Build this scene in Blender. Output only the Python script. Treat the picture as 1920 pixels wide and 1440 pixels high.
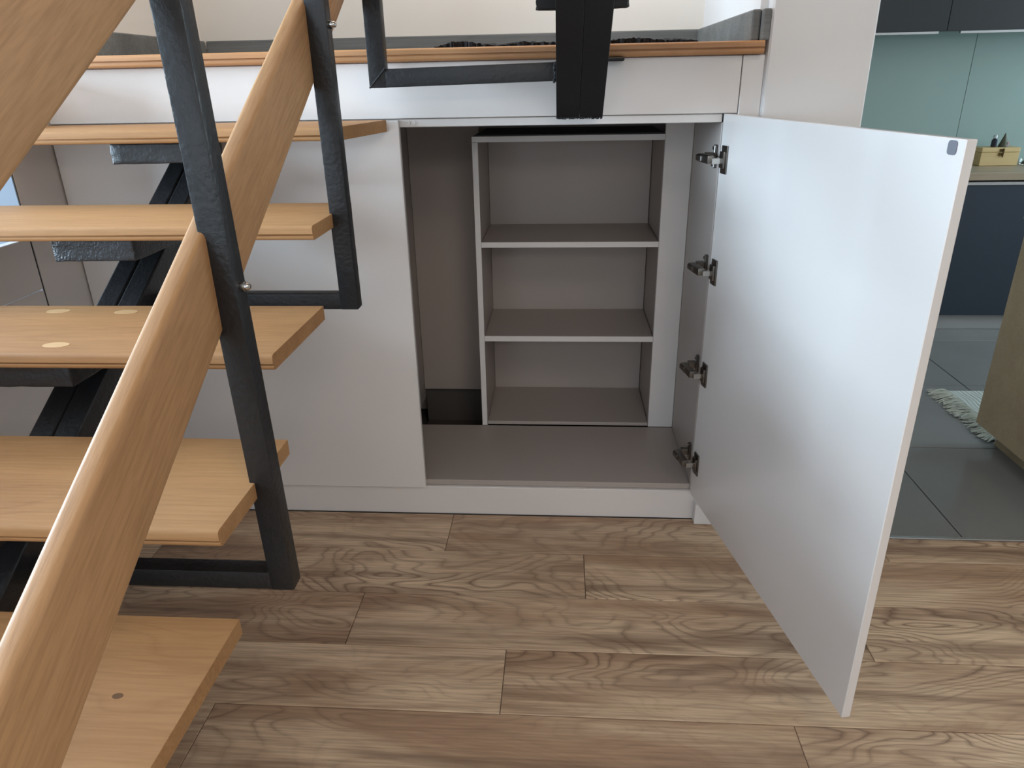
import bpy, bmesh, math, random
from mathutils import Vector, Matrix, noise as mnoise
random.seed(7)
for o in list(bpy.data.objects): bpy.data.objects.remove(o, do_unlink=True)
SC = bpy.context.scene
COL = SC.collection

# ------------------------------------------------------------------ camera, world, lights, exposure
cam_d = bpy.data.cameras.new('camera'); cam = bpy.data.objects.new('camera', cam_d); COL.objects.link(cam)
cam_d.sensor_width = 36.0; cam_d.lens = 1350.0/1920.0*36.0; cam_d.clip_start = 0.02
RC = ((0.99769, 0.00824, -0.06744), (0.06528, -0.39103, 0.91806), (-0.01881, -0.92034, -0.39066))
cam.matrix_world = Matrix(((RC[0][0], -RC[0][1], -RC[0][2], 0), (RC[1][0], -RC[1][1], -RC[1][2], 0),
                           (RC[2][0], -RC[2][1], -RC[2][2], 1.28), (0, 0, 0, 1)))
SC.camera = cam

W = bpy.data.worlds.new('sky'); SC.world = W; W.use_nodes = True
bg = W.node_tree.nodes['Background']; bg.inputs[0].default_value = (0.62, 0.78, 1.0, 1); bg.inputs[1].default_value = 0.7

def area(name, loc, rot, sx, sy, power, color):
    l = bpy.data.lights.new(name, 'AREA'); l.shape = 'RECTANGLE'; l.size = sx; l.size_y = sy
    l.energy = power; l.color = color
    o = bpy.data.objects.new(name, l); COL.objects.link(o); o.location = loc
    o.rotation_euler = rot
    return o
R90 = math.pi/2
area('window_light_left', (-4.25, 1.05, 1.55), (0, -R90, 0), 1.3, 2.5, 480, (0.62, 0.82, 1.0))
area('window_light_rear', (-1.6, -2.75, 1.2), (R90, 0, 0), 1.4, 1.7, 29, (0.78, 0.90, 1.0))
area('window_light_high', (0.9, -2.75, 2.35), (R90, 0, 0), 2.6, 0.5, 27, (1.0, 0.90, 0.80))
area('warm_fill_light', (0.9, -0.7, 2.7), (0, 0, 0), 0.9, 0.9, 19, (1.0, 0.84, 0.67))  # added warm fill for floor and treads, no known lamp behind it
area('window_light_kitchen', (4.35, 3.25, 1.5), (0, R90, 0), 1.3, 1.3, 80, (0.72, 0.90, 1.0))
area('stairwell_lamp_light', (-0.1, 2.05, 2.6), (0, 0, 0), 1.0, 0.5, 11, (1.0, 0.88, 0.76))
SC.view_settings.view_transform = 'Standard'; SC.view_settings.look = 'None'
SC.view_settings.exposure = 0.0; SC.view_settings.gamma = 1.0
SC.view_settings.use_curve_mapping = False

# ------------------------------------------------------------------ materials
def srgb(r, g, b):
    f = lambda c: (c/255/12.92) if c/255 <= 0.04045 else ((c/255+0.055)/1.055)**2.4
    return (f(r), f(g), f(b), 1)

class NT:
    def __init__(s, name):
        s.m = bpy.data.materials.new(name); s.m.use_nodes = True; s.t = s.m.node_tree
        s.b = s.t.nodes['Principled BSDF']
    def n(s, typ, **kw):
        nd = s.t.nodes.new(typ)
        for k, v in kw.items(): setattr(nd, k, v)
        return nd
    def l(s, a, b): s.t.links.new(a, b)
    def math(s, op, a, b=None):
        nd = s.n('ShaderNodeMath', operation=op)
        for i, x in enumerate((a, b)):
            if x is None: continue
            if isinstance(x, (int, float)): nd.inputs[i].default_value = x
            else: s.l(x, nd.inputs[i])
        return nd.outputs[0]
    def coord(s, rand=True):
        tc = s.n('ShaderNodeTexCoord').outputs['Object']
        if not rand: return tc
        oi = s.n('ShaderNodeObjectInfo').outputs['Random']
        cb = s.n('ShaderNodeCombineXYZ')
        for i, k in enumerate((53.0, 31.0, 17.0)): s.l(s.math('MULTIPLY', oi, k), cb.inputs[i])
        ad = s.n('ShaderNodeVectorMath', operation='ADD'); s.l(tc, ad.inputs[0]); s.l(cb.outputs[0], ad.inputs[1])
        return ad.outputs[0]
    def noise(s, co, scale=(1, 1, 1), sc=1.0, detail=2.0, rough=0.5, dist=0.0):
        mp = s.n('ShaderNodeMapping'); mp.inputs['Scale'].default_value = scale; s.l(co, mp.inputs[0])
        nz = s.n('ShaderNodeTexNoise'); nz.inputs['Scale'].default_value = sc; nz.inputs['Detail'].default_value = detail
        nz.inputs['Roughness'].default_value = rough; nz.inputs['Distortion'].default_value = dist
        s.l(mp.outputs[0], nz.inputs['Vector']); return nz.outputs['Fac']
    def ramp(s, fac, stops):
        r = s.n('ShaderNodeValToRGB'); e = r.color_ramp.elements
        while len(e) < len(stops): e.new(0.5)
        for i, (p, c) in enumerate(stops):
            e[i].position = p; e[i].color = c if len(c) == 4 else (*c, 1)
        s.l(fac, r.inputs[0]); return r.outputs[0]
    def mix(s, fac, a, b, mode='MIX'):
        nd = s.n('ShaderNodeMix', data_type='RGBA', blend_type=mode)
        if isinstance(fac, (int, float)): nd.inputs[0].default_value = fac
        else: s.l(fac, nd.inputs[0])
        for i, x in ((6, a), (7, b)):
            if isinstance(x, tuple): nd.inputs[i].default_value = x
            else: s.l(x, nd.inputs[i])
        return nd.outputs[2]
    def bump(s, h, strength=0.2, dist=0.002):
        b = s.n('ShaderNodeBump'); b.inputs['Strength'].default_value = strength; b.inputs['Distance'].default_value = dist
        s.l(h, b.inputs['Height']); s.l(b.outputs[0], s.b.inputs['Normal'])
    def set(s, color=None, rough=None, metal=None, spec=None, coat=None):
        if color is not None:
            if isinstance(color, tuple): s.b.inputs['Base Color'].default_value = color
            else: s.l(color, s.b.inputs['Base Color'])
        if rough is not None:
            if isinstance(rough, (int, float)): s.b.inputs['Roughness'].default_value = rough
            else: s.l(rough, s.b.inputs['Roughness'])
        if metal is not None: s.b.inputs['Metallic'].default_value = metal
        if spec is not None: s.b.inputs['Specular IOR Level'].default_value = spec
        if coat is not None: s.b.inputs['Coat Weight'].default_value = coat; s.b.inputs['Coat Roughness'].default_value = 0.15
        return s.m

def g1(v): return (v, v, v, 1)

def mat_plain(name, color, rough=0.5, metal=0.0, spec=0.5, var=0.04, bump=0.0, bscale=60):
    t = NT(name); co = t.coord(False)
    n = t.noise(co, (1, 1, 1), 3.0, 3)
    dark = tuple(c*(1-var*2) for c in color[:3])+(1,)
    t.set(t.mix(n, dark, color), rough, metal, spec)
    if bump: t.bump(t.noise(co, (1, 1, 1), bscale, 2), bump, 0.002)
    return t.m

def wood(name, tan, mid, dark, patch=(0.9, 5.0), ringn=13.0, ring_amt=0.55, streak_amt=0.35, dark_amt=0.6, wl=(1.1, 5.0), sl=3.0,
         rough=0.42, along='x', knots=True, patch_lo=0.42, patch_hi=0.68, spec=0.45):
    t = NT(name); co = t.coord(True)
    def S(l, w):  # scale along / across
        return (l, w, w)
    warp = t.noise(co, S(*wl), 1.0, 2.5, 0.5, 0.4)
    wob = t.noise(co, S(9, 60), 1.0, 2.0)
    v = t.math('ADD', t.math('MULTIPLY', warp, ringn), t.math('MULTIPLY', wob, 0.35))
    fr = t.math('FRACT', v)
    ring = t.ramp(fr, [(0.0, g1(0.0)), (0.10, g1(0.55)), (0.30, g1(1.0)), (0.80, g1(0.85)), (1.0, g1(0.25))])
    gate = t.ramp(t.noise(co, S(0.8, 4.0), 1.0, 1.0), [(0.40, g1(0.15)), (0.62, g1(1.0))])
    streak = t.noise(co, S(sl, 190.0), 1.0, 3.0, 0.6)
    st = t.ramp(streak, [(0.33, g1(0.0)), (0.62, g1(1.0))])
    band = t.noise(co, S(patch[0], patch[1]*2.2), 1.0, 3.0, 0.6, 0.4)
    pt = t.noise(co, S(patch[0], patch[1]), 1.0, 4.0, 0.62, 0.6)
    base = t.mix(t.ramp(pt, [(patch_lo, g1(0.0)), (patch_hi, g1(1.0))]), tan, mid)
    base = t.mix(t.math('MULTIPLY', t.ramp(band, [(0.50, g1(0.0)), (0.74, g1(1.0))]), dark_amt), base, dark)
    inv = t.math('SUBTRACT', 1.0, ring)
    base = t.mix(t.math('MULTIPLY', t.math('MULTIPLY', inv, gate), ring_amt), base, dark)
    inv2 = t.math('SUBTRACT', 1.0, st)
    base = t.mix(t.math('MULTIPLY', inv2, streak_amt), base, dark)
    if knots:
        mp = t.n('ShaderNodeMapping'); mp.inputs['Scale'].default_value = (1.6, 5.2, 5.2); t.l(co, mp.inputs[0])
        vo = t.n('ShaderNodeTexVoronoi'); vo.inputs['Scale'].default_value = 1.0; t.l(mp.outputs[0], vo.inputs['Vector'])
        k = t.ramp(vo.outputs['Distance'], [(0.02, g1(1.0)), (0.075, g1(0.0))])
        base = t.mix(t.math('MULTIPLY', k, 0.7), base, tuple(c*0.45 for c in dark[:3])+(1,))
    t.set(base, t.math('ADD', t.math('MULTIPLY', inv2, 0.12), rough), 0.0, spec)
    t.bump(t.math('ADD', st, ring), 0.12, 0.0008)
    return t.m

M = {}
M['white'] = mat_plain('white_melamine', (0.71, 0.665, 0.635, 1), 0.25, spec=0.75, var=0.01)
M['white_edge'] = mat_plain('white_edging', (0.70, 0.665, 0.64, 1), 0.45, var=0.02)
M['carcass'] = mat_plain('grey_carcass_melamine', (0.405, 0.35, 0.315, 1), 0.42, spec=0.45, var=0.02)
M['paint_blue'] = mat_plain('pale_blue_wall_paint', (0.12, 0.135, 0.16, 1), 0.8, var=0.02)
M['paint_white'] = mat_plain('white_wall_paint', (0.74, 0.71, 0.69, 1), 0.75, var=0.015, bump=0.06, bscale=180)
M['paint_cream'] = mat_plain('cream_wall_paint', (0.76, 0.70, 0.63, 1), 0.85, var=0.015, bump=0.06, bscale=180)
M['floor_wood'] = wood('brown_laminate', (0.74, 0.55, 0.37, 1), (0.45, 0.29, 0.18, 1), (0.15, 0.083, 0.05, 1), rough=0.42, ring_amt=0.92, ringn=26.0,
                streak_amt=0.42, dark_amt=0.85, wl=(1.5, 4.2), sl=6.0, patch=(1.1, 5.5), patch_lo=0.40, patch_hi=0.60)
M['oak_board'] = wood('straight_grained_oak', (0.49, 0.27, 0.125, 1), (0.43, 0.23, 0.102, 1), (0.22, 0.105, 0.04, 1), patch=(0.6, 5.0), ringn=6.0,
                ring_amt=0.03, streak_amt=0.34, dark_amt=0.08, rough=0.45, knots=False, spec=0.35, sl=16.0)
M['oak'] = wood('oiled_oak', (0.455, 0.248, 0.108, 1), (0.385, 0.198, 0.082, 1), (0.25, 0.12, 0.045, 1), patch=(0.8, 4.0), ringn=9.0,
                ring_amt=0.25, streak_amt=0.25, dark_amt=0.3, rough=0.50, knots=False, spec=0.3, sl=9.0, wl=(1.3, 5.0))
M['oak_knot'] = wood('knotty_oiled_oak', (0.455, 0.248, 0.108, 1), (0.385, 0.198, 0.082, 1), (0.24, 0.115, 0.045, 1), patch=(0.8, 4.0), ringn=11.0,
                ring_amt=0.34, streak_amt=0.28, dark_amt=0.35, rough=0.48, knots=True, spec=0.3, sl=8.0, wl=(1.4, 5.5))
M['nosing'] = wood('red_oak_nosing', (0.55, 0.29, 0.13, 1), (0.45, 0.22, 0.09, 1), (0.22, 0.09, 0.035, 1), ringn=9.0,
                ring_amt=0.2, streak_amt=0.3, dark_amt=0.25, rough=0.4, knots=False)
M['plug'] = wood('pale_oak_plug', (0.66, 0.43, 0.22, 1), (0.62, 0.39, 0.19, 1), (0.45, 0.26, 0.12, 1), ring_amt=0.15, streak_amt=0.3, dark_amt=0.1, knots=False)
M['oak_grey'] = wood('dull_oak_veneer', (0.33, 0.255, 0.155, 1), (0.28, 0.21, 0.125, 1), (0.17, 0.12, 0.07, 1), ring_amt=0.2, streak_amt=0.25, dark_amt=0.3, knots=False, rough=0.5)
M['counter'] = wood('brown_worktop', (0.36, 0.29, 0.20, 1), (0.28, 0.22, 0.15, 1), (0.17, 0.13, 0.09, 1), ring_amt=0.2, streak_amt=0.25, dark_amt=0.3, knots=False, rough=0.4)
M['pine'] = wood('pale_pine', (0.55, 0.42, 0.20, 1), (0.50, 0.37, 0.17, 1), (0.36, 0.25, 0.10, 1), ring_amt=0.15, streak_amt=0.2, dark_amt=0.1, knots=False)
M['skirting'] = wood('grey_wood_tile', (0.20, 0.20, 0.19, 1), (0.13, 0.13, 0.125, 1), (0.065, 0.065, 0.06, 1), ring_amt=0.25, streak_amt=0.35, dark_amt=0.4, knots=False, rough=0.45)
def steel(name, bs, st, col=(0.0125, 0.0128, 0.014, 1), rough=0.34):
    t = NT(name); co = t.coord(True)
    n1 = t.noise(co, (1, 1, 1), bs, 3, 0.55); n2 = t.noise(co, (1, 1, 1), bs*0.25, 2)
    t.set(t.mix(n2, col, tuple(c*1.35 for c in col[:3])+(1,)), t.math('ADD', t.math('MULTIPLY', n2, 0.12), rough), 0.0, 0.42)
    t.bump(t.math('ADD', n1, n2), st, 0.003); return t.m
M['steel'] = steel('black_painted_steel', 110, 0.34)
M['steel_rough'] = steel('lumpy_black_painted_steel', 240, 0.5, (0.022, 0.025, 0.029, 1), 0.27)
M['steel_dark'] = steel('matt_black_painted_steel', 130, 0.12, (0.010, 0.010, 0.011, 1), 0.5)
M['nickel'] = mat_plain('nickel_plated_steel', (0.55, 0.53, 0.50, 1), 0.22, 1.0)
M['nickel_dark'] = mat_plain('dark_nickel_steel', (0.20, 0.185, 0.17, 1), 0.3, 1.0)
M['grey_pad'] = mat_plain('grey_plastic', (0.16, 0.165, 0.19, 1), 0.5)
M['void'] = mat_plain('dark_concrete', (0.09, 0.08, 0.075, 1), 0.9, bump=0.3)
M['mat_black'] = mat_plain('black_bristle', (0.012, 0.011, 0.012, 1), 0.95, bump=0.6, bscale=300)
M['grout'] = mat_plain('dark_grout', (0.05, 0.05, 0.05, 1), 0.9)
M['tile'] = mat_plain('grey_stone_tile', (0.215, 0.215, 0.205, 1), 0.2, var=0.12, bump=0.04, bscale=20)
M['strip'] = mat_plain('brushed_aluminium', (0.62, 0.63, 0.63, 1), 0.35, 0.9)
M['blue'] = mat_plain('dark_blue_laminate', (0.024, 0.036, 0.055, 1), 0.42)
M['charcoal'] = mat_plain('charcoal_laminate', (0.020, 0.024, 0.025, 1), 0.4)
M['mint_glass'] = mat_plain('mint_back_painted_glass', (0.27, 0.37, 0.345, 1), 0.12, spec=0.5)
M['plinth'] = mat_plain('pale_plinth', (0.42, 0.42, 0.41, 1), 0.45)
M['brass'] = mat_plain('aged_brass', (0.10, 0.065, 0.025, 1), 0.4, 0.9)
M['dark_glass'] = mat_plain('dark_bottle_glass', (0.02, 0.025, 0.04, 1), 0.15)
M['cap_grey'] = mat_plain('silver_cap', (0.45, 0.5, 0.5, 1), 0.3, 0.5)
M['cone'] = mat_plain('dark_green_cone', (0.06, 0.065, 0.035, 1), 0.6)
M['pink'] = mat_plain('pink_paint', (0.5, 0.25, 0.28, 1), 0.5)
t = NT('clear_glass'); t.set((0.9, 0.95, 0.95, 1), 0.03); t.b.inputs['Transmission Weight'].default_value = 1.0; M['glass'] = t.m
t = NT('woven_stripes'); co = t.coord(False)
sx = t.n('ShaderNodeSeparateXYZ'); t.l(co, sx.inputs[0])
fr = t.math('FRACT', t.math('MULTIPLY', sx.outputs[0], 46.0))
c1 = t.ramp(fr, [(0.0, (0.50, 0.54, 0.50, 1)), (0.55, (0.56, 0.60, 0.56, 1)), (0.66, (0.10, 0.115, 0.11, 1)), (0.78, (0.55, 0.58, 0.54, 1)), (1.0, (0.48, 0.52, 0.49, 1))])
t.set(t.mix(t.noise(co, (40, 160, 40), 1.0, 2), c1, (0.42, 0.45, 0.42, 1)), 0.95); t.bump(t.noise(co, (120, 300, 100), 1, 2), 0.5, 0.003); M['rug'] = t.m
M['yarn'] = mat_plain('cream_yarn', (0.52, 0.53, 0.46, 1), 0.95, var=0.1)

# ------------------------------------------------------------------ mesh helpers
class MB:
    def __init__(s): s.bm = bmesh.new()
    def box(s, x0, x1, y0, y1, z0, z1, bev=0.0, seg=2, M4=None):
        r = bmesh.ops.create_cube(s.bm, size=1.0); vs = r['verts']
        mt = Matrix.Translation(((x0+x1)/2, (y0+y1)/2, (z0+z1)/2)) @ Matrix.Diagonal((x1-x0, y1-y0, z1-z0, 1))
        bmesh.ops.transform(s.bm, matrix=mt, verts=vs)
        if bev:
            es = list({e for v in vs for e in v.link_edges})
            q = bmesh.ops.bevel(s.bm, geom=es, offset=bev, segments=seg, profile=0.6, affect='EDGES', clamp_overlap=True)
            vs = list({v for f in q['faces'] for v in f.verts} | {v for v in vs if v.is_valid})
        if M4 is not None: bmesh.ops.transform(s.bm, matrix=M4, verts=[v for v in vs if v.is_valid])
        return s
    def prism(s, poly, x0, x1):   # polygon in (y, z) extruded along x
        a = [s.bm.verts.new((x0, y, z)) for y, z in poly]; b = [s.bm.verts.new((x1, y, z)) for y, z in poly]
        n = len(poly)
        s.bm.faces.new(a); s.bm.faces.new(b[::-1])
        for i in range(n): s.bm.faces.new((a[i], b[i], b[(i+1) % n], a[(i+1) % n])[::-1])
        bmesh.ops.recalc_face_normals(s.bm, faces=s.bm.faces[:])
        return s
    def lathe(s, prof, seg=20, axis=None):
        rings = []
        for r, z in prof:
            rings.append([s.bm.verts.new((r*math.cos(2*math.pi*k/seg), r*math.sin(2*math.pi*k/seg), z)) for k in range(seg)])
        for i in range(len(rings)-1):
            for k in range(seg):
                s.bm.faces.new((rings[i][k], rings[i][(k+1) % seg], rings[i+1][(k+1) % seg], rings[i+1][k]))
        s.bm.faces.new(rings[0][::-1]); s.bm.faces.new(rings[-1])
        if axis is not None: bmesh.ops.transform(s.bm, matrix=axis, verts=[v for r in rings for v in r])
        return s
    def obj(s, name, mat, parent=None, loc=(0, 0, 0), smooth=False, rot=None, kind=None, label=None):
        me = bpy.data.meshes.new(name)
        bmesh.ops.recalc_face_normals(s.bm, faces=s.bm.faces[:])
        s.bm.to_mesh(me); s.bm.free(); me.materials.append(mat)
        if smooth:
            me.polygons.foreach_set('use_smooth', [True]*len(me.polygons)); 
            try: me.set_sharp_from_angle(angle=math.radians(35))
            except Exception: pass
        return link(name, me, parent, loc, rot, kind, label)

def link(name, me, parent=None, loc=(0, 0, 0), rot=None, kind=None, label=None):
    o = bpy.data.objects.new(name, me); COL.objects.link(o); o.location = loc
    if rot is not None: o.rotation_euler = rot
    if parent is not None: o.parent = parent
    if kind: o['kind'] = kind
    if label: o['label'] = label
    return o

def thing(name, loc, label, cat, rot=None, group=None):
    o = bpy.data.objects.new(name, None); COL.objects.link(o); o.location = loc; o.empty_display_size = 0.05
    if rot is not None: o.rotation_euler = rot
    o['label'] = label; o['category'] = cat
    if group: o['group'] = group
    return o
def tag(o, label, cat, group=None):
    o['label'] = label; o['category'] = cat
    if group: o['group'] = group
    return o

def boxobj(name, mat, parent, x0, x1, y0, y1, z0, z1, bev=0.0015, seg=1, kind=None, label=None, origin=(0, 0, 0)):
    c = ((x0+x1)/2, (y0+y1)/2, (z0+z1)/2)
    m = MB(); m.box(x0-c[0], x1-c[0], y0-c[1], y1-c[1], z0-c[2], z1-c[2], bev, seg)
    return m.obj(name, mat, parent, (c[0]-origin[0], c[1]-origin[1], c[2]-origin[2]), kind=kind, label=label)

# ------------------------------------------------------------------ key dimensions (metres)
D = 1.944            # cupboard front plane
G, RI = 0.27205, 0.1633   # going, rise of the stairs
NF, NZ = 1.9117, 1.3521   # landing nosing front y, top z
TT = 0.0286          # tread thickness
TD = 0.2824          # tread depth

# ------------------------------------------------------------------ floors
floor = MB().box(-4.3, 4.6, -2.8, 1.9455, -0.12, -0.013).obj('floor', M['grout'], kind='structure')
PW, PL = 0.1945, 1.271
joints = {0: -0.337, 1: 0.071, 2: -0.527, 3: -0.127, 4: -0.769}
X0, X1 = -2.58, 3.9
cache = {}
def plank_mesh(L, Wd):
    k = (round(L, 4), round(Wd, 4))
    if k in cache: return cache[k]
    g, c = 0.0007, 0.0016
    bm = bmesh.new(); lx, ly = L/2-g, Wd/2-g
    lo = [bm.verts.new(p) for p in ((-lx, -ly, -0.0125), (lx, -ly, -0.0125), (lx, ly, -0.0125), (-lx, ly, -0.0125))]
    md = [bm.verts.new((v.co.x, v.co.y, -c*0.8)) for v in lo]
    tp = [bm.verts.new((v.co.x-math.copysign(c, v.co.x), v.co.y-math.copysign(c, v.co.y), 0)) for v in lo]
    for a, b in ((lo, md), (md, tp)):
        for i in range(4): bm.faces.new((a[i], a[(i+1) % 4], b[(i+1) % 4], b[i]))
    bm.faces.new(tp); bm.faces.new(lo[::-1])
    me = bpy.data.meshes.new('plank'); bm.to_mesh(me); bm.free(); me.materials.append(M['floor_wood'])
    cache[k] = me; return me
for row in range(0, 14):
    y1 = 1.941-PW*row; y0 = y1-PW
    j = joints.get(row, -0.9+((row*0.43) % PL))
    x = j
    while x > X0: x -= PL
    while x < X1:
        a, b = max(x, X0), min(x+PL, X1)
        yy1 = y1
        spans = [(a, b, y1)]
        if row == 0:      # the threshold strip cuts the last row beside the pillar
            spans = []
            if a < 0.735: spans.append((a, min(b, 0.735), y1))
            if b > 0.735: spans.append((max(a, 0.735), b, 1.8575))
        for (sa, sb, sy) in spans:
            if sb-sa > 0.03:
                link('plank', plank_mesh(sb-sa, sy-y0), floor, ((sa+sb)/2, (y0+sy)/2, 0.0))
        x += PL
MB().box(-4.3, 0.735, 1.9455, 2.85, -0.12, -0.0005).obj('floor', M['grout'], kind='structure')
floor_k = MB().box(0.735, 4.6, 1.87, 4.3, -0.12, -0.0105).obj('floor', M['grout'], kind='structure')
tcache = {}
def tile_mesh(a, b):
    k = (round(a, 3), round(b, 3))
    if k not in tcache:
        m = MB(); m.box(-a/2, a/2, -b/2, b/2, -0.010, 0.0, 0.0015, 1)
        me = bpy.data.meshes.new('tile'); m.bm.to_mesh(me); m.bm.free(); me.materials.append(M['tile']); tcache[k] = me
    return tcache[k]
TX, TY, gr = 0.574, 0.5925, 0.004
for i in range(-1, 6):
    for jx in range(0, 5):
        a = 1.195+TX*i; b = a+TX; c = 1.872+(2.4425-1.872 if jx > 0 else 0)+TY*(jx-1 if jx > 0 else 0)
        d = 2.4425 if jx == 0 else c+TY
        a2, b2, d2 = max(a, 0.737), min(b, 4.55), min(d, 4.24)
        if b2-a2 > 0.05 and d2-c > 0.05:
            link('tile', tile_mesh(b2-a2-gr, d2-c-gr), floor_k, ((a2+b2)/2, (c+d2)/2, 0.0))
boxobj('trim_1', M['strip'], None, 0.735, 4.5, 1.858, 1.8705, -0.0125, 0.003, 0.001, kind='structure')

# ------------------------------------------------------------------ walls, ceiling, windows
def wall_with_hole(name, mat, axis, pos, thick, a0, a1, z0, z1, h):
    """wall in plane x=pos (axis 'x') or y=pos; h = (b0,b1,hz0,hz1) opening"""
    m = MB()
    rects = [(a0, h[0], z0, z1), (h[1], a1, z0, z1), (h[0], h[1], z0, h[2]), (h[0], h[1], h[3], z1)]
    for (p, q, r, s) in rects:
        if q-p < 1e-4 or s-r < 1e-4: continue
        if axis == 'x': m.box(pos, pos+thick, p, q, r, s)
        else: m.box(p, q, pos, pos+thick, r, s)
    return m.obj(name, mat, kind='structure')
wall_with_hole('wall_left', M['paint_white'], 'x', -4.2, -0.1, -2.8, 2.75, 0.0, 2.75, (-0.25, 2.35, 0.88, 2.22))
wall_with_hole('wall_front', M['paint_white'], 'y', -2.7, -0.1, -0.7, 4.5, 0.0, 2.75, (-0.4, 2.2, 2.1, 2.6))
wall_with_hole('wall_front_left', M['paint_white'], 'y', -2.7, -0.1, -4.2, -0.7, 0.0, 2.75, (-2.3, -0.9, 0.35, 2.05))
wall_with_hole('wall_right', M['paint_white'], 'x', 4.3, 0.1, -2.8, 4.25, 0.0, 2.75, (2.55, 3.95, 0.85, 2.2))
MB().box(-4.2, -1.402, 2.735, 2.85, 0.0, 2.75).obj('wall_back_left', M['paint_blue'], kind='structure')
MB().box(-1.402, 0.4868, 2.735, 2.85, 0.0, 2.75).obj('wall_back', M['paint_cream'], kind='structure')
MB().box(0.732, 4.3, 4.27, 4.37, 0.0, 2.75).obj('wall_back_kitchen', M['paint_white'], kind='structure')
MB().box(-4.3, 4.4, -2.8, 4.37, 2.75, 2.85).obj('ceiling', M['paint_white'], kind='structure')
# pillar / wall between landing and kitchen, with a rounded front corner
m = MB(); m.box(0.487, 0.732, 1.925, 4.27, 0.0, 2.75, 0.012, 3); m.obj('wall_pillar', M['paint_white'], kind='structure', smooth=True)
MB().box(0.468, 0.4868, 1.965, 2.735, NZ-0.03, 2.75).obj('wall_landing_right', M['paint_white'], kind='structure')
MB().box(-1.40, -1.275, 2.02, 2.735, NZ-0.03, 2.75).obj('wall_landing_left', M['paint_cream'], kind='structure')
m = MB(); m.box(0.414, 0.486, 1.912, 1.9432, 0.0, 0.071, 0.003, 2); m.box(0.4862, 0.7315, 1.912, 1.9245, 0.0, 0.071, 0.003, 2); m.obj('baseboard_pillar', M['white_edge'], kind='structure')
# window frames in the three openings
def window(name, axis, pos, a0, a1, z0, z1, nm):
    fr = 0.05
    m = MB()
    for (p, q, r, s) in ((a0, a0+fr, z0, z1), (a1-fr, a1, z0, z1), (a0+fr, a1-fr, z0, z0+fr), (a0+fr, a1-fr, z1-fr, z1)):
        if axis == 'x': m.box(pos-0.03, pos+0.03, p, q, r, s)
        else: m.box(p, q, pos-0.03, pos+0.03, r, s)
    for k in range(1, nm):
        p = a0+(a1-a0)*k/nm-0.025
        if axis == 'x': m.box(pos-0.025, pos+0.025, p, p+0.05, z0+fr, z1-fr)
        else: m.box(p, p+0.05, pos-0.025, pos+0.025, z0+fr, z1-fr)
    return m.obj(name, M['white_edge'], kind='structure')
window('window_1', 'x', -4.16, -0.25, 2.35, 0.88, 2.22, 2)
window('window_2', 'y', -2.66, -2.3, -0.9, 0.35, 2.05, 2)
window('window_4', 'y', -2.685, -0.4, 2.2, 2.1, 2.6, 3)
window('window_3', 'x', 4.26, 2.55, 3.95, 0.85, 2.2, 2)

# ------------------------------------------------------------------ built-in cupboard under the landing
cup = thing('cupboard', (0, D, 0), 'white built-in cupboard under the stair landing with one door open', 'cupboard')
O = (0, D, 0)
def cp(name, mat, *b, **k): return boxobj(name, M[mat], cup, *b, origin=O, **k)
cp('kick_board', 'white', -1.36, 0.433, D, D+0.016, 0.0, 0.0995)
cp('floor_board', 'carcass', -1.34, 0.399, 1.953, 2.3445, 0.101, 0.119)
cp('fascia', 'white', -1.358, 0.4325, D, D+0.018, 1.190, 1.3215)
cp('filler_strip', 'white', 0.4345, 0.4868, D, D+0.018, 0.0725, 1.3215)
cp('top_rail', 'white_edge', -1.34, 0.399, 1.953, 1.971, 1.1685, 1.1885)
cp('side_panel', 'carcass', 0.399, 0.417, 1.953, 2.3445, 0.101, 1.1685)
cp('filler_panel', 'white_edge', 0.313, 0.399, 2.3445, 2.3625, 0.1195, 1.152)
cp('side_panel', 'carcass', -0.552, -0.534, 1.972, 2.60, 0.1195, 1.165)
cp('back_panel', 'carcass', -0.534, 0.42, 2.60 if False else 2.695, 2.71, 0.13, 1.29)
cp('back_panel', 'carcass', -0.5335, -0.285, 2.575, 2.590, 0.16, 1.165)
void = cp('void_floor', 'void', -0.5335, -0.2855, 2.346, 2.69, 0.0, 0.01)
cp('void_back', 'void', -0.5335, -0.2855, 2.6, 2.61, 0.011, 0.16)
scr = MB().lathe([(0.0062, 0), (0.0062, 0.0015), (0.004, 0.002), (0.004, 0.001)], 14, Matrix.Translation((-0.398, 1.9525-D, 1.1785)) @ Matrix.Rotation(R90, 4, 'X'))
scr.obj('screw_cap', M['white_edge'], cup)
scr = MB().lathe([(0.0055, 0), (0.0055, 0.001)], 14, Matrix.Translation((-0.384, 1.9525-D, 1.1785)) @ Matrix.Rotation(R90, 4, 'X'))
scr.obj('screw_cap', M['white'], cup)
# left side cheeks beside the stair
cp('side_panel', 'white', -1.3665, -1.361, 1.764, D+0.018, 0.0, 1.3125)
cp('edge_strip', 'grout', -1.3665, -1.361, 1.7605, 1.7635, 0.0, 1.3125)
cp('side_panel', 'white', -1.380, -1.361, D+0.0185, 2.73, 0.0, 1.3125)
cp('side_panel', 'white', -1.382, -1.361, 0.45, 1.7585, 0.0, 0.790, label='low white side panel')
cp('capping_panel', 'white', -1.386, -1.361, 0.45, 1.7585, 0.7925, 0.926)
# closed door
cp('door', 'white', -1.357, -0.420, D-0.0115, D+0.0065, 0.1005, 1.1865)
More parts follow.
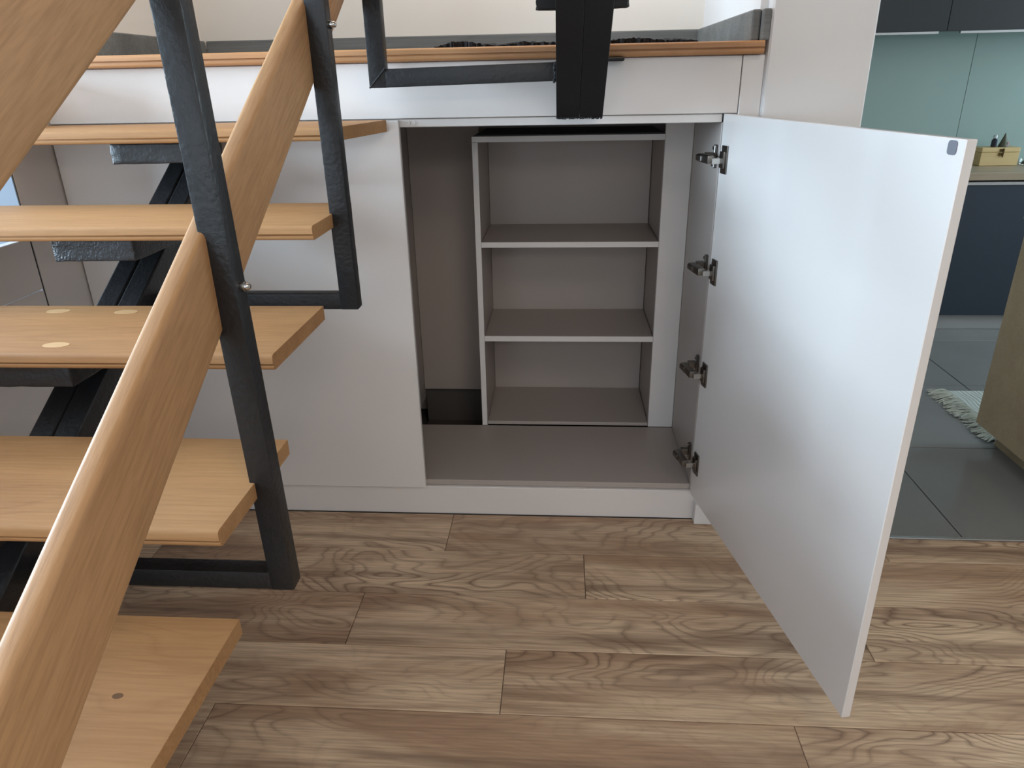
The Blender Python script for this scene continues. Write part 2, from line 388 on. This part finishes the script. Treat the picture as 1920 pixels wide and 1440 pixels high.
# open door (its own frame: x along the leaf from the hinge edge, +y outward)
A0 = Vector((0.398, 1.935, 0.0)); B0 = Vector((0.562, 1.096, 0.0)); dv = B0-A0; LD = dv.length
ang = math.atan2(dv.y, dv.x)
m = MB(); m.box(0, LD, 0, 0.018, 0.0985, 1.1895, 0.0015, 1)
door = m.obj('door', M['white'], cup, (A0.x-O[0], A0.y-O[1], 0), rot=(0, 0, ang), label='open white cupboard door')
m = MB(); m.box(-0.0095, 0.0095, -0.0012, -0.0002, -0.010, 0.010, 0.0, 1)
es = [e for e in m.bm.edges if abs(e.verts[0].co.y-e.verts[1].co.y) > 0.0005]
bmesh.ops.bevel(m.bm, geom=es, offset=0.005, segments=3, profile=0.5, affect='EDGES')
m.obj('catch_pad', M['grey_pad'], door, (LD-0.0245, 0, 1.177), label='grey catch pad near the free corner')
for hz in (1.083, 0.797, 0.503, 0.218):
    m = MB()
    m.box(0.017, 0.050, -0.0045, -0.0002, -0.034, 0.034, 0.0018, 2)
    m.box(0.020, 0.046, -0.0105, -0.0040, -0.020, 0.020, 0.002, 2)
    m.obj('hinge_cup', M['nickel_dark'], door, (0, 0, hz), smooth=True)
    m = MB(); m.box(0.020, 0.036, -0.034, -0.0095, -0.0095, 0.0045, 0.001, 1)
    m.obj('hinge_link', M['nickel'], door, (0, 0, hz), smooth=True)
    m = MB()
    m.box(-0.048, 0.026, -0.043, -0.024, -0.010, 0.010, 0.003, 2)
    m.box(-0.046, -0.010, -0.047, -0.040, -0.007, 0.008, 0.002, 1)
    m.obj('hinge_arm', M['nickel_dark'], door, (0, 0, hz), smooth=True)
    m = MB(); m.box(0.390, 0.3988, 1.973, 1.986, hz-0.028, hz+0.030, 0.002, 1)
    m.box(0.368, 0.3905, 1.969, 1.990, hz-0.008, hz+0.011, 0.002, 1)
    for vz in (hz-0.020, hz+0.022):
        m.lathe([(0.004, 0), (0.004, 0.003), (0.002, 0.0035)], 10, Matrix.Translation((0.3898, 1.979, vz)) @ Matrix.Rotation(-R90, 4, 'Y'))
    m.bm.verts.ensure_lookup_table()
    bmesh.ops.translate(m.bm, vec=(-O[0], -O[1], 0), verts=m.bm.verts[:])
    m.obj('hinge_plate', M['nickel_dark'], cup, smooth=True)

# ------------------------------------------------------------------ shelf unit inside the cupboard
UX0, UX1, UY0, UY1 = -0.2825, 0.3115, 2.3455, 2.694
su = thing('shelf_unit', (0.015, 2.52, 0.0), 'open white shelf unit with three compartments standing inside the cupboard', 'shelf unit')
OS = (0.015, 2.52, 0.0)
def sp(name, mat, *b, **k): return boxobj(name, M[mat], su, *b, origin=OS, **k)
sp('side_panel', 'carcass', UX0, UX0+0.018, UY0, UY1, 0.1195, 1.0975)
sp('side_panel', 'carcass', UX1+0.0025, UX1+0.0205, 2.364, UY1, 0.1195, 1.0975)
sp('top_panel', 'carcass', UX0, UX1+0.0008, UY0, UY1, 1.0985, 1.1155)
boxobj('shade_sheet', M['void'], su, UX0+0.012, UX1-0.002, UY0+0.008, UY1, 1.1158, 1.119, 0.0, origin=OS)  # dark sheet that puts the shade of the gap above the unit into colour
sp('shelf', 'carcass', UX0+0.0185, UX1+0.0008, UY0+0.003, 2.668, 0.768, 0.7855)
sp('shelf', 'carcass', UX0+0.0185, UX1+0.0008, UY0+0.003, 2.668, 0.4415, 0.4605)
sp('base_panel', 'carcass', UX0+0.0185, UX1+0.0008, UY0+0.006, 2.668, 0.1195, 0.1325)
sp('back_panel', 'carcass', UX0+0.0185, UX1+0.0008, 2.669, 2.676, 0.1195, 1.0975)

for o in [c for c in su.children if c.name.split('.')[0] in ('side_panel', 'top_panel', 'shelf')]:
    lo = [min(v.co[i] for v in o.data.vertices) for i in range(3)]; hi = [max(v.co[i] for v in o.data.vertices) for i in range(3)]
    if o.name.startswith('side_panel') and o.location.x > 0.2: continue
    m = MB(); m.box(lo[0], hi[0], lo[1]-0.0009, lo[1]-0.0001, lo[2], hi[2])
    m.obj('edge_band', M['white_edge'], o, label='white edge band')

# ------------------------------------------------------------------ landing
lan = thing('stair_landing', (-0.45, 2.3, NZ-0.04), 'stair landing with a reddish oak nosing above the white cupboard', 'landing')
OL = (-0.45, 2.3, NZ-0.04)
def nose_poly(depth, t, gz=0.60):
    r = 0.0065
    p = [(depth, 0.0), (depth, -t)]
    for k in range(4):
        a = math.pi/2*(k/3); p.append((r-r*math.sin(a)+0.002, -t+r-r*math.cos(a)))
    p += [(0.002, -t*gz-0.0022), (0.0055, -t*gz-0.0008), (0.0055, -t*gz+0.0002), (0.0, -t*gz+0.0016)]
    for k in range(4):
        a = math.pi/2*(k/3); p.append((r-r*math.cos(a), -r+r*math.sin(a)))
    return p
m = MB(); m.prism(nose_poly(0.09, 0.0295, 0.52), -0.94, 0.94)
m.obj('nosing', M['nosing'], lan, (-0.465-OL[0], NF-OL[1], NZ-OL[2]), smooth=True)
boxobj('slab', M['void'], lan, -1.38, 0.4665, 2.003, 2.73, NZ-0.03, NZ-0.0005, 0.0, origin=OL)
boxobj('subframe', M['white'], lan, -1.35, 0.42, 1.97, 2.003, NZ-0.039, NZ-0.0305, 0.0, origin=OL)
SK = 0.068
def skirt(name, x0, x1, y0, y1):
    return boxobj(name, M['skirting'], None, x0, x1, y0, y1, NZ+0.0002, NZ+SK, 0.004, 2, kind='structure')
bb = skirt('baseboard_back', -1.252, 0.452, 2.717, 2.7345)
skirt('baseboard_left', -1.2745, -1.2535, 2.03, 2.716)
skirt('baseboard_right', 0.4475, 0.4675, 1.948, 2.716)
skirt('trim_2', 0.4685, 0.4865, 1.9255, 1.9645)
# black coir mat on the landing: bristly edge towards the stair
def bristle_mat(name, x0, x1, y0, y1, z, seed):
    bm = bmesh.new(); rnd = random.Random(seed); nx, ny = 150, 14
    g = []
    for j in range(ny+1):
        row = []
        for i in range(nx+1):
            x = x0+(x1-x0)*i/nx; y = y0+(y1-y0)*(j/ny)**1.5
            e = min(1.0, 0.25+min(i, nx-i)*0.08)
            h = (0.003+0.009*e)*(0.55+0.9*mnoise.noise(Vector((x*9, y*9, seed)))+0.35*rnd.random())
            h = max(0.001, min(0.0165, h+0.003*e))
            row.append(bm.verts.new((x+rnd.uniform(-.002, .002), y+(rnd.uniform(-.006, .006) if j == 0 else 0), z+h)))
        g.append(row)
    lo = [bm.verts.new((v.co.x, v.co.y+0.002, z)) for v in g[0]]
    for i in range(nx): bm.faces.new((lo[i], lo[i+1], g[0][i+1], g[0][i]))
    for j in range(ny):
        for i in range(nx): bm.faces.new((g[j][i], g[j][i+1], g[j+1][i+1], g[j+1][i]))
    me = bpy.data.meshes.new(name); bm.to_mesh(me); bm.free(); me.materials.append(M['mat_black'])
    return link(name, me)
dm = bristle_mat('door_mat', -0.33, 0.335, 2.005, 2.55, NZ+0.0004, 3)
tag(dm, 'black bristly mat lying on the landing behind the oak nosing', 'mat')

# ------------------------------------------------------------------ lower stair flight
ST = (-0.91, 1.2, 0.0)
st = thing('stair_flight', ST, 'lower flight of open oak treads on a black steel spine climbing to the landing', 'staircase')
TX0, TX1 = -1.345, -0.4815
def tread_obj(k, mat):
    y = NF-(6-k)*G; z = NZ-(6-k)*RI
    m = MB(); m.prism(nose_poly(TD, TT, 0.62), (TX0-TX1)/2, (TX1-TX0)/2)
    o = m.obj('tread', M[mat], st, ((TX0+TX1)/2-ST[0], y-ST[1], z-ST[2]), smooth=True)
    b = o.modifiers.new('edge', 'BEVEL'); b.width = 0.0018; b.segments = 2; b.limit_method = 'ANGLE'; b.angle_limit = math.radians(60)
    return o, y, z
treads = {}
def skew_end(o):   # the top tread ends on a slant against the cupboard
    for v in o.data.vertices:
        if v.co.x > 0: v.co.x += -0.012+0.045*(v.co.y/TD)
for k in range(0, 6): treads[k] = tread_obj(k, 'oak_knot' if k in (1, 2, 3) else 'oak')
skew_end(treads[5][0])
o3, y3, z3 = treads[3]
for (px, py) in ((-1.019, 1.352-0.012), (-0.873, 1.336), (-0.889, 1.141)):
    m = MB(); m.lathe([(1, 0.0), (1, 0.0003), (0.96, 0.0005)], 24); bmesh.ops.scale(m.bm, vec=(0.024, 0.0135, 1), verts=m.bm.verts[:])
    m.obj('wood_plug', M['plug'], o3, (px-(TX0+TX1)/2, py-y3, 0.0))
o1, y1_, z1_ = treads[1]
m = MB(); m.lathe([(1, 0.0), (1, 0.0002), (0.9, 0.0003)], 16); bmesh.ops.scale(m.bm, vec=(0.0075, 0.005, 1), verts=m.bm.verts[:])
m.obj('knot', mat_plain('dark_knot', (0.15, 0.07, 0.025, 1), 0.6), o1, (-0.583-(TX0+TX1)/2, 0.681-y1_, 0.0))
# spine: two tubes side by side, under the treads
SL = math.atan2(RI, G); cs, sn = math.cos(SL), math.sin(SL)
def sloped(P, length, w, h, name, mat, parent, org, bev=0.004, up=True):
    """bar along the stair slope: P = point of the lower end, centre of width, top face"""
    m = MB(); m.box(0, length, -w/2, w/2, -h, 0, bev, 2)
    o = m.obj(name, mat, parent, (P[0]-org[0], P[1]-org[1], P[2]-org[2]), smooth=True)
    mt = Matrix(((0, -1, 0), (cs, 0, -sn), (sn, 0, cs)))
    o.rotation_euler = mt.to_euler(); return o
SX = -0.945; SN = 0.0     # spine top: z = SN + 0.6 y
def spine(x0, x1):
    h = 0.14
    y0 = 0.02; yv = 1.912
    f = lambda y: SN+RI/G*y
    poly = [(y0+h*0.3, 0.0), (y0+h*1.9/2+0.22, 0.0), (yv, f(yv)-h), (yv, f(yv)), (y0+0.02, f(y0+0.02))]
    m = MB(); m.prism([(a-ST[1], b) for a, b in poly], x0-ST[0], x1-ST[0])
    o = m.obj('spine_tube', M['steel'], st, smooth=False)
    b = o.modifiers.new('edge', 'BEVEL'); b.width = 0.004; b.segments = 2; b.limit_method = 'ANGLE'
spine(SX-0.047, SX-0.0008); spine(SX+0.0008, SX+0.047)
def lumpy_box(name, mat, parent, x0, x1, y0, y1, z0, z1, org, amp=0.0015, n=(16, 12, 5)):
    bm = bmesh.new()
    bmesh.ops.create_cube(bm, size=1.0)
    bmesh.ops.transform(bm, matrix=Matrix.Diagonal((x1-x0, y1-y0, z1-z0, 1)), verts=bm.verts[:])
    bmesh.ops.bevel(bm, geom=bm.edges[:], offset=0.003, segments=2, profile=0.6, affect='EDGES')
    bmesh.ops.subdivide_edges(bm, edges=[e for e in bm.edges if e.calc_length() > 0.02], cuts=6, use_grid_fill=True)
    for v in bm.verts:
        edge = sum((abs(v.co.x) > (x1-x0)/2-0.006, abs(v.co.y) > (y1-y0)/2-0.006, abs(v.co.z) > (z1-z0)/2-0.006)) >= 2
        a = amp*(1.7 if edge else 0.7)
        v.co += Vector((mnoise.noise(v.co*90+Vector((x0*9, 0, 0))), mnoise.noise(v.co*90+Vector((5, z0*7, 0))), mnoise.noise(v.co*90+Vector((0, 9, 3)))*0.6))*a
        v.co.z = min(v.co.z, (z1-z0)/2)
    me = bpy.data.meshes.new(name); bm.to_mesh(me); bm.free(); me.materials.append(mat)
    me.polygons.foreach_set('use_smooth', [True]*len(me.polygons))
    return link(name, me, parent, ((x0+x1)/2-org[0], (y0+y1)/2-org[1], (z0+z1)/2-org[2]))
for k in range(0, 6):
    y = NF-(6-k)*G; z = NZ-(6-k)*RI-TT
    lumpy_box('bracket', M['steel_rough'] if k == 4 else M['steel'], st, -1.038, -0.866, y+0.028, y+0.235, z-0.046, z-0.0012, ST)
# outer railing frames (post + bar), acorn nuts
PX0, PX1 = -0.4865, -0.4465
def frame(y0, zb, lean, top=1.80):
    y1 = y0+0.035
    m = MB(); m.box(-0.02, 0.02, -0.0175, 0.0175, 0, top-zb, 0.0035, 2)
    for v in m.bm.verts: v.co.x += -lean*v.co.z
    p = m.obj('railing_post', M['steel'], st, ((PX0+PX1)/2-ST[0], (y0+y1)/2-ST[1], zb-ST[2]), smooth=True)
    m = MB(); m.box(SX+0.0475-ST[0], PX0+0.002-ST[0], y0-ST[1]+0.0005, y1-ST[1]-0.0005, zb+0.0005, zb+0.0355, 0.003, 2)
    m.obj('railing_bar', M['steel'], st, smooth=True)
    # weld bead in the inner corner
    bm = MB()
    for q in range(9):
        bmesh.ops.create_icosphere(bm.bm, subdivisions=1, radius=0.0032, matrix=Matrix.Translation((PX0-0.001-ST[0]+random.uniform(-.001, .001), y0+0.003+q*0.0037-ST[1], zb+0.0362)))
    bm.obj('weld_bead', M['steel'], st, smooth=True, kind='stuff')
    return p, (y0+y1)/2
def acorn(post, z, zb, x):
    m = MB(); ax = Matrix.Rotation(R90, 4, 'Y')
    m.lathe([(0.0075, 0.0), (0.0078, 0.0008), (0.0078, 0.0058), (0.0062, 0.0062), (0.0062, 0.009), (0.0050, 0.0122), (0.0026, 0.0140)], 12, ax)
    m.obj('acorn_nut', M['nickel'], post, (x, 0, z-zb), smooth=True)
F1Y, F1Z = 0.957, 0.4895
p1, c1 = frame(F1Y, F1Z, 0.020)
p2, c2 = frame(F1Y+2*G, F1Z+2*RI, 0.006)
# handrail boards
def board(nlow, nhigh, y_a, y_b, name='handrail_board'):
    xr, th = PX0-0.001, 0.030
    L = (y_b-y_a)/cs; h = (nhigh-nlow)*cs
    m = MB(); m.box(-L/2, L/2, -th/2, th/2, -h/2, h/2, 0.0)
    es = [e for e in m.bm.edges if abs(e.verts[0].co.x-e.verts[1].co.x) > L/2]
    bmesh.ops.bevel(m.bm, geom=es, offset=0.0085, segments=4, profile=0.5, affect='EDGES')
    ym = (y_a+y_b)/2; zm = RI/G*ym+(nlow+nhigh)/2
    o = m.obj(name, M['oak_board'], st, (xr-th/2-ST[0], ym-ST[1], zm-ST[2]), smooth=True)
    o.rotation_euler = Matrix(((0, -1, 0), (cs, 0, -sn), (sn, 0, cs))).to_euler()
    return o
board(0.372, 0.520, 0.15, 1.86)
board(0.826, 0.985, 0.15, 1.60)
for p, c, zb in ((p1, c1, F1Z), (p2, c2, F1Z+2*RI)):
    zz = 1.0135 if p is p1 else 1.382
    acorn(p, zz, zb, 0.0200-(0.020 if p is p1 else 0.006)*(zz-zb))

# ------------------------------------------------------------------ upper flight starting at the landing
UP = (0.04, 1.80, 1.19)
up = thing('stair_flight', UP, 'matt black steel spine of the upper flight, hung from the landing edge', 'staircase')
US = 0.68
def uspine(x0, x1):
    ye, ze = 1.893, 1.187; h = 0.165; yt = 0.95
    poly = [(ye, ze), (ye, ze+h), (yt, ze+h+US*(ye-yt)), (yt, ze+US*(ye-yt))]
    m = MB(); m.prism([(a-UP[1], b-UP[2]) for a, b in poly], x0-UP[0], x1-UP[0])
    o = m.obj('spine_tube', M['steel_dark'], up)
    b = o.modifiers.new('edge', 'BEVEL'); b.width = 0.0012; b.segments = 2; b.limit_method = 'ANGLE'
UXC = 0.0405
uspine(UXC-0.0565, UXC-0.0002); uspine(UXC+0.0002, UXC+0.0565)
bm = MB()
for q in range(44):
    bmesh.ops.create_icosphere(bm.bm, subdivisions=1, radius=random.uniform(0.0018, 0.0034), matrix=Matrix.Translation((UXC-0.055+0.11*q/43-UP[0], 1.893-UP[1]-random.uniform(0, .003), 1.1873-UP[2]+random.uniform(-.0012, .0015))))
bm.obj('weld_bead', M['steel_dark'], up, smooth=True, kind='stuff')
boxobj('mounting_plate', M['steel_dark'], up, UXC-0.03, UXC+0.105, 1.8935, 1.943, 1.3135, 1.3215, 0.002, 1, origin=UP)
lumpy_box('bracket', M['steel_dark'], up, -0.057, 0.135, 1.70, 1.735, 1.412, 1.462, UP, 0.003)
# its first treads, just above the picture
for k in range(6):
    m = MB(); m.prism([(-y, z) for y, z in nose_poly(TD, TT, 0.62)], -0.43, 0.43)
    m.obj('tread', M['oak'], up, (0.03-UP[0], 1.905-0.262*k-UP[1], 1.487+0.178*k-UP[2]), smooth=True)
# left railing frame of the upper flight
BY = 1.800; BZ = 1.2655
PXL = -0.448
m = MB(); m.box(PXL-0.001, PXL+0.039, BY-0.0175, BY+0.0175, BZ-0.0005, 1.85, 0.0035, 2)
bmesh.ops.translate(m.bm, vec=(-UP[0], -UP[1], -UP[2]), verts=m.bm.verts[:])
m.obj('railing_post', M['steel'], up, smooth=True)
m = MB(); L = (UXC-0.0572)-(PXL+0.037)
m.box(0, L, -0.017, 0.017, 0, 0.040, 0.003, 2)
for v in m.bm.verts: v.co.z += v.co.x*0.018
m.obj('railing_bar', M['steel'], up, (PXL+0.037-UP[0], BY-UP[1], BZ-UP[2]), smooth=True)
bm = MB()
for q in range(26):
    a = q/25
    bmesh.ops.create_icosphere(bm.bm, subdivisions=1, radius=random.uniform(0.0022, 0.0042), matrix=Matrix.Translation((UXC-0.0585-UP[0]+random.uniform(-.003, .001), BY-0.0175-UP[1], BZ+0.006+a*0.040-UP[2])))
bm.obj('weld_bead', M['steel'], up, smooth=True, kind='stuff')
bm = MB()
for q in range(16):
    a = q/15
    bmesh.ops.create_icosphere(bm.bm, subdivisions=1, radius=0.0026, matrix=Matrix.Translation((PXL+0.001+a*0.037-UP[0], BY-0.0178-UP[1], BZ+0.001+a*0.039-UP[2])))
bm.obj('weld_bead', M['steel'], up, smooth=True, kind='stuff')

# ------------------------------------------------------------------ kitchen beyond
KF, KB = 3.79, 4.262
kb = thing('kitchen_base_cabinet', (2.2, 4.0, 0.0), 'dark blue kitchen base cabinet under the brown worktop', 'cabinet')
OK = (2.2, 4.0, 0.0)
boxobj('plinth', M['plinth'], kb, 0.74, 4.25, 3.815, 3.835, 0.0, 0.083, 0.001, origin=OK)
boxobj('carcass', M['charcoal'], kb, 0.74, 4.25, 3.8105, KB, 0.0835, 0.776, 0.0, origin=OK)
for a, b in ((0.742, 1.398), (1.402, 1.898), (1.902, 2.698), (2.702, 3.40), (3.404, 4.24)):
    boxobj('door_panel', M['blue'], kb, a, b, KF, 3.810, 0.084, 0.752, 0.001, origin=OK)
    boxobj('handle_rail', M['strip'], kb, a, b, KF-0.006, KF+0.012, 0.753, 0.768, 0.001, origin=OK)
wt = boxobj('worktop', M['counter'], None, 0.74, 4.25, KF-0.02, KB, 0.777, 0.814, 0.003, 2)
tag(wt, 'brown wood-grain worktop on the dark blue kitchen cabinet', 'worktop')
gs = thing('glass_splashback', (2.2, 4.262, 0.815), 'mint green back-painted glass splashback above the kitchen worktop', 'splashback')
OG = (2.2, 4.262, 0.815)
boxobj('glass_panel', M['mint_glass'], gs, 0.74, 2.1265, 4.263, 4.2695, 0.816, 1.52, 0.001, origin=OG)
boxobj('glass_panel', M['mint_glass'], gs, 2.1285, 4.25, 4.263, 4.2695, 0.816, 1.52, 0.001, origin=OG)
for (a, b, h0, h1, lab) in ((0.74, 1.829, 0.80, 1.790, 'charcoal wall cabinet next to the white pillar'), (1.832, 2.95, 1.892, 2.90, 'charcoal wall cabinet further from the pillar, above the wooden box')):
    kw = thing('kitchen_wall_cabinet', ((a+b)/2, 4.1, 1.446), lab, 'cabinet', group='charcoal wall cabinets over the worktop')
    OW = ((a+b)/2, 4.1, 1.446)
    boxobj('door_panel', M['charcoal'], kw, a, b, 3.96, 3.979, 1.449, 2.2, 0.001, origin=OW)
    boxobj('carcass', M['charcoal'], kw, a, b, 3.9795, 4.262, 1.460, 2.2, 0.0, origin=OW)
    boxobj('handle_rail', M['strip'], kw, h0, h1, 3.952, 3.972, 1.4375, 1.4485, 0.001, origin=OW)
# small things on the worktop
wb = thing('wooden_box', (2.26, 4.09, 0.8145), 'small pale wooden box with a dark latch on the kitchen worktop', 'box', rot=(0, 0, 0.02))
m = MB(); m.box(-0.10, 0.092, -0.045, 0.045, 0, 0.066, 0.002, 1); m.obj('box_body', M['pine'], wb)
m = MB(); m.box(-0.101, 0.093, -0.046, 0.046, 0.0665, 0.090, 0.003, 1); m.obj('lid', M['pine'], wb)
m = MB(); m.box(-0.012, 0.012, -0.0495, -0.0462, 0.070, 0.084, 0.001, 1); m.box(-0.014, 0.010, -0.0495, -0.0452, 0.050, 0.064, 0.001, 1)
m.box(0.002, 0.009, -0.053, -0.0490, 0.042, 0.086, 0.001, 1); m.obj('latch', M['brass'], wb)
bo = thing('bottle', (2.235, 4.085, 0.905), 'tiny dark bottle with a silver cap standing on the wooden box', 'bottle')
m = MB(); m.lathe([(0.0125, 0), (0.0135, 0.002), (0.0135, 0.034), (0.008, 0.040), (0.008, 0.042)], 16); m.obj('bottle_body', M['dark_glass'], bo, smooth=True)
m = MB(); m.lathe([(0.0095, 0.0422), (0.0095, 0.056), (0.008, 0.058)], 16); m.obj('cap', M['cap_grey'], bo, smooth=True)
co_ = thing('cone_ornament', (2.283, 4.085, 0.905), 'little dark cone ornament on the wooden box beside the bottle', 'ornament')
m = MB(); m.lathe([(0.024, 0), (0.024, 0.002), (0.0015, 0.068)], 18); m.obj('cone_body', M['cone'], co_, smooth=True)
m = MB(); m.box(0.011, 0.0165, -0.019, -0.0165, 0.004, 0.026, 0.0005, 1, Matrix.Rotation(0.0, 4, 'Z')); m.obj('stripe', M['pink'], co_)
gd = thing('glass_dish', (2.415, 4.08, 0.8145), 'small clear glass dish on the worktop right of the wooden box', 'dish')
m = MB(); m.lathe([(0.026, 0), (0.030, 0.004), (0.036, 0.028), (0.034, 0.028), (0.027, 0.006)], 20); m.obj('dish_body', M['glass'], gd, smooth=True)
m = MB(); m.lathe([(0.022, 0.0065), (0.026, 0.012), (0.012, 0.020)], 14); m.obj('contents', M['brass'], gd, smooth=True)
# island
isl = thing('kitchen_island', (2.0, 2.22, 0.0), 'dull oak-veneered kitchen island at the right edge', 'island')
OI = (2.0, 2.22, 0.0)
boxobj('side_panel', M['oak_grey'], isl, 1.530, 1.550, 1.93, 2.498, 0.080, 0.82, 0.0015, origin=OI)
boxobj('plinth', M['oak_grey'], isl, 1.600, 1.618, 1.95, 2.470, 0.0, 0.0795, 0.001, origin=OI)
boxobj('carcass', M['oak_grey'], isl, 1.5505, 2.5, 1.935, 2.495, 0.080, 0.82, 0.001, origin=OI)
boxobj('plinth', M['oak_grey'], isl, 1.6185, 2.44, 1.95, 2.470, 0.0, 0.0795, 0.001, origin=OI)
boxobj('worktop', M['counter'], isl, 1.52, 2.51, 1.92, 2.51, 0.8205, 0.855, 0.003, origin=OI)
# rag rug: ribbed body, knotted fringe on the edge we see
rug = thing('rag_rug', (2.2, 2.72, 0.0), 'cream rag rug with thin dark stripes and a knotted fringe behind the island', 'rug')
bm = bmesh.new(); nx, ny = 130, 20; ry0, ry1, rx0, rx1 = 2.518, 2.957, 1.665, 2.75
gv = []
for i in range(nx+1):
    x = rx0+(rx1-rx0)*i/nx
    hz = 0.006+0.0022*math.sin(i*math.pi)+0.0022*(1 if i % 2 else 0)
    gv.append([bm.verts.new((x-2.2+0.004*math.sin(j*0.9), ry0+(ry1-ry0)*j/ny-2.72, hz)) for j in range(ny+1)])
for i in range(nx):
    for j in range(ny): bm.faces.new((gv[i][j], gv[i+1][j], gv[i+1][j+1], gv[i][j+1]))
edge = [v for v in gv[0]]
lo = [bm.verts.new((v.co.x, v.co.y, 0.0005)) for v in gv[0]]
for j in range(ny): bm.faces.new((lo[j], gv[0][j], gv[0][j+1], lo[j+1]))
lo = [bm.verts.new((gv[i][ny].co.x, gv[i][ny].co.y, 0.0005)) for i in range(nx+1)]
for i in range(nx): bm.faces.new((lo[i], lo[i+1], gv[i+1][ny], gv[i][ny]))
lo = [bm.verts.new((gv[i][0].co.x, gv[i][0].co.y, 0.0005)) for i in range(nx+1)]
for i in range(nx): bm.faces.new((lo[i+1], lo[i], gv[i][0], gv[i+1][0]))
me = bpy.data.meshes.new('rug_body'); bm.to_mesh(me); bm.free(); me.materials.append(M['rug'])
link('rug_body', me, rug)
bm = bmesh.new(); rnd = random.Random(5)
def strand(p, q, bend, w):
    pts = []
    n = 6
    for k in range(n+1):
        a = k/n; pt = p.lerp(q, a)+bend*math.sin(a*math.pi); pt.z = max(0.001+w*0.5, pt.z); pts.append(pt)
    prev = None
    for k, pt in enumerate(pts):
        d = (pts[min(k+1, n)]-pts[max(k-1, 0)]).normalized(); sd = d.cross(Vector((0, 0, 1))).normalized()*w
        r = [bm.verts.new(pt+sd), bm.verts.new(pt+Vector((0, 0, w*1.2))), bm.verts.new(pt-sd), bm.verts.new(pt-Vector((0, 0, w*0.5)))]
        if prev:
            for a in range(4): bm.faces.new((prev[a], prev[(a+1) % 4], r[(a+1) % 4], r[a]))
        prev = r
    
for k in range(26):
    y = 2.49+0.462*(k+0.5)/26
    base = Vector((1.668-2.2, min(max(y, 2.522), 2.953)-2.72, 0.006))
    for q in range(9):
        tip = Vector((1.668-2.2-rnd.uniform(0.05, 0.105), max(2.476, y+rnd.uniform(-0.03, 0.022))-2.72, rnd.uniform(0.002, 0.010)))
        strand(base+Vector((0, rnd.uniform(-.009, .009), 0)), tip, Vector((0, rnd.uniform(-.012, .012), rnd.uniform(0.002, 0.012))), rnd.uniform(0.0016, 0.0028))
me = bpy.data.meshes.new('fringe'); bm.to_mesh(me); bm.free(); me.materials.append(M['yarn'])
link('fringe', me, rug, kind='stuff')
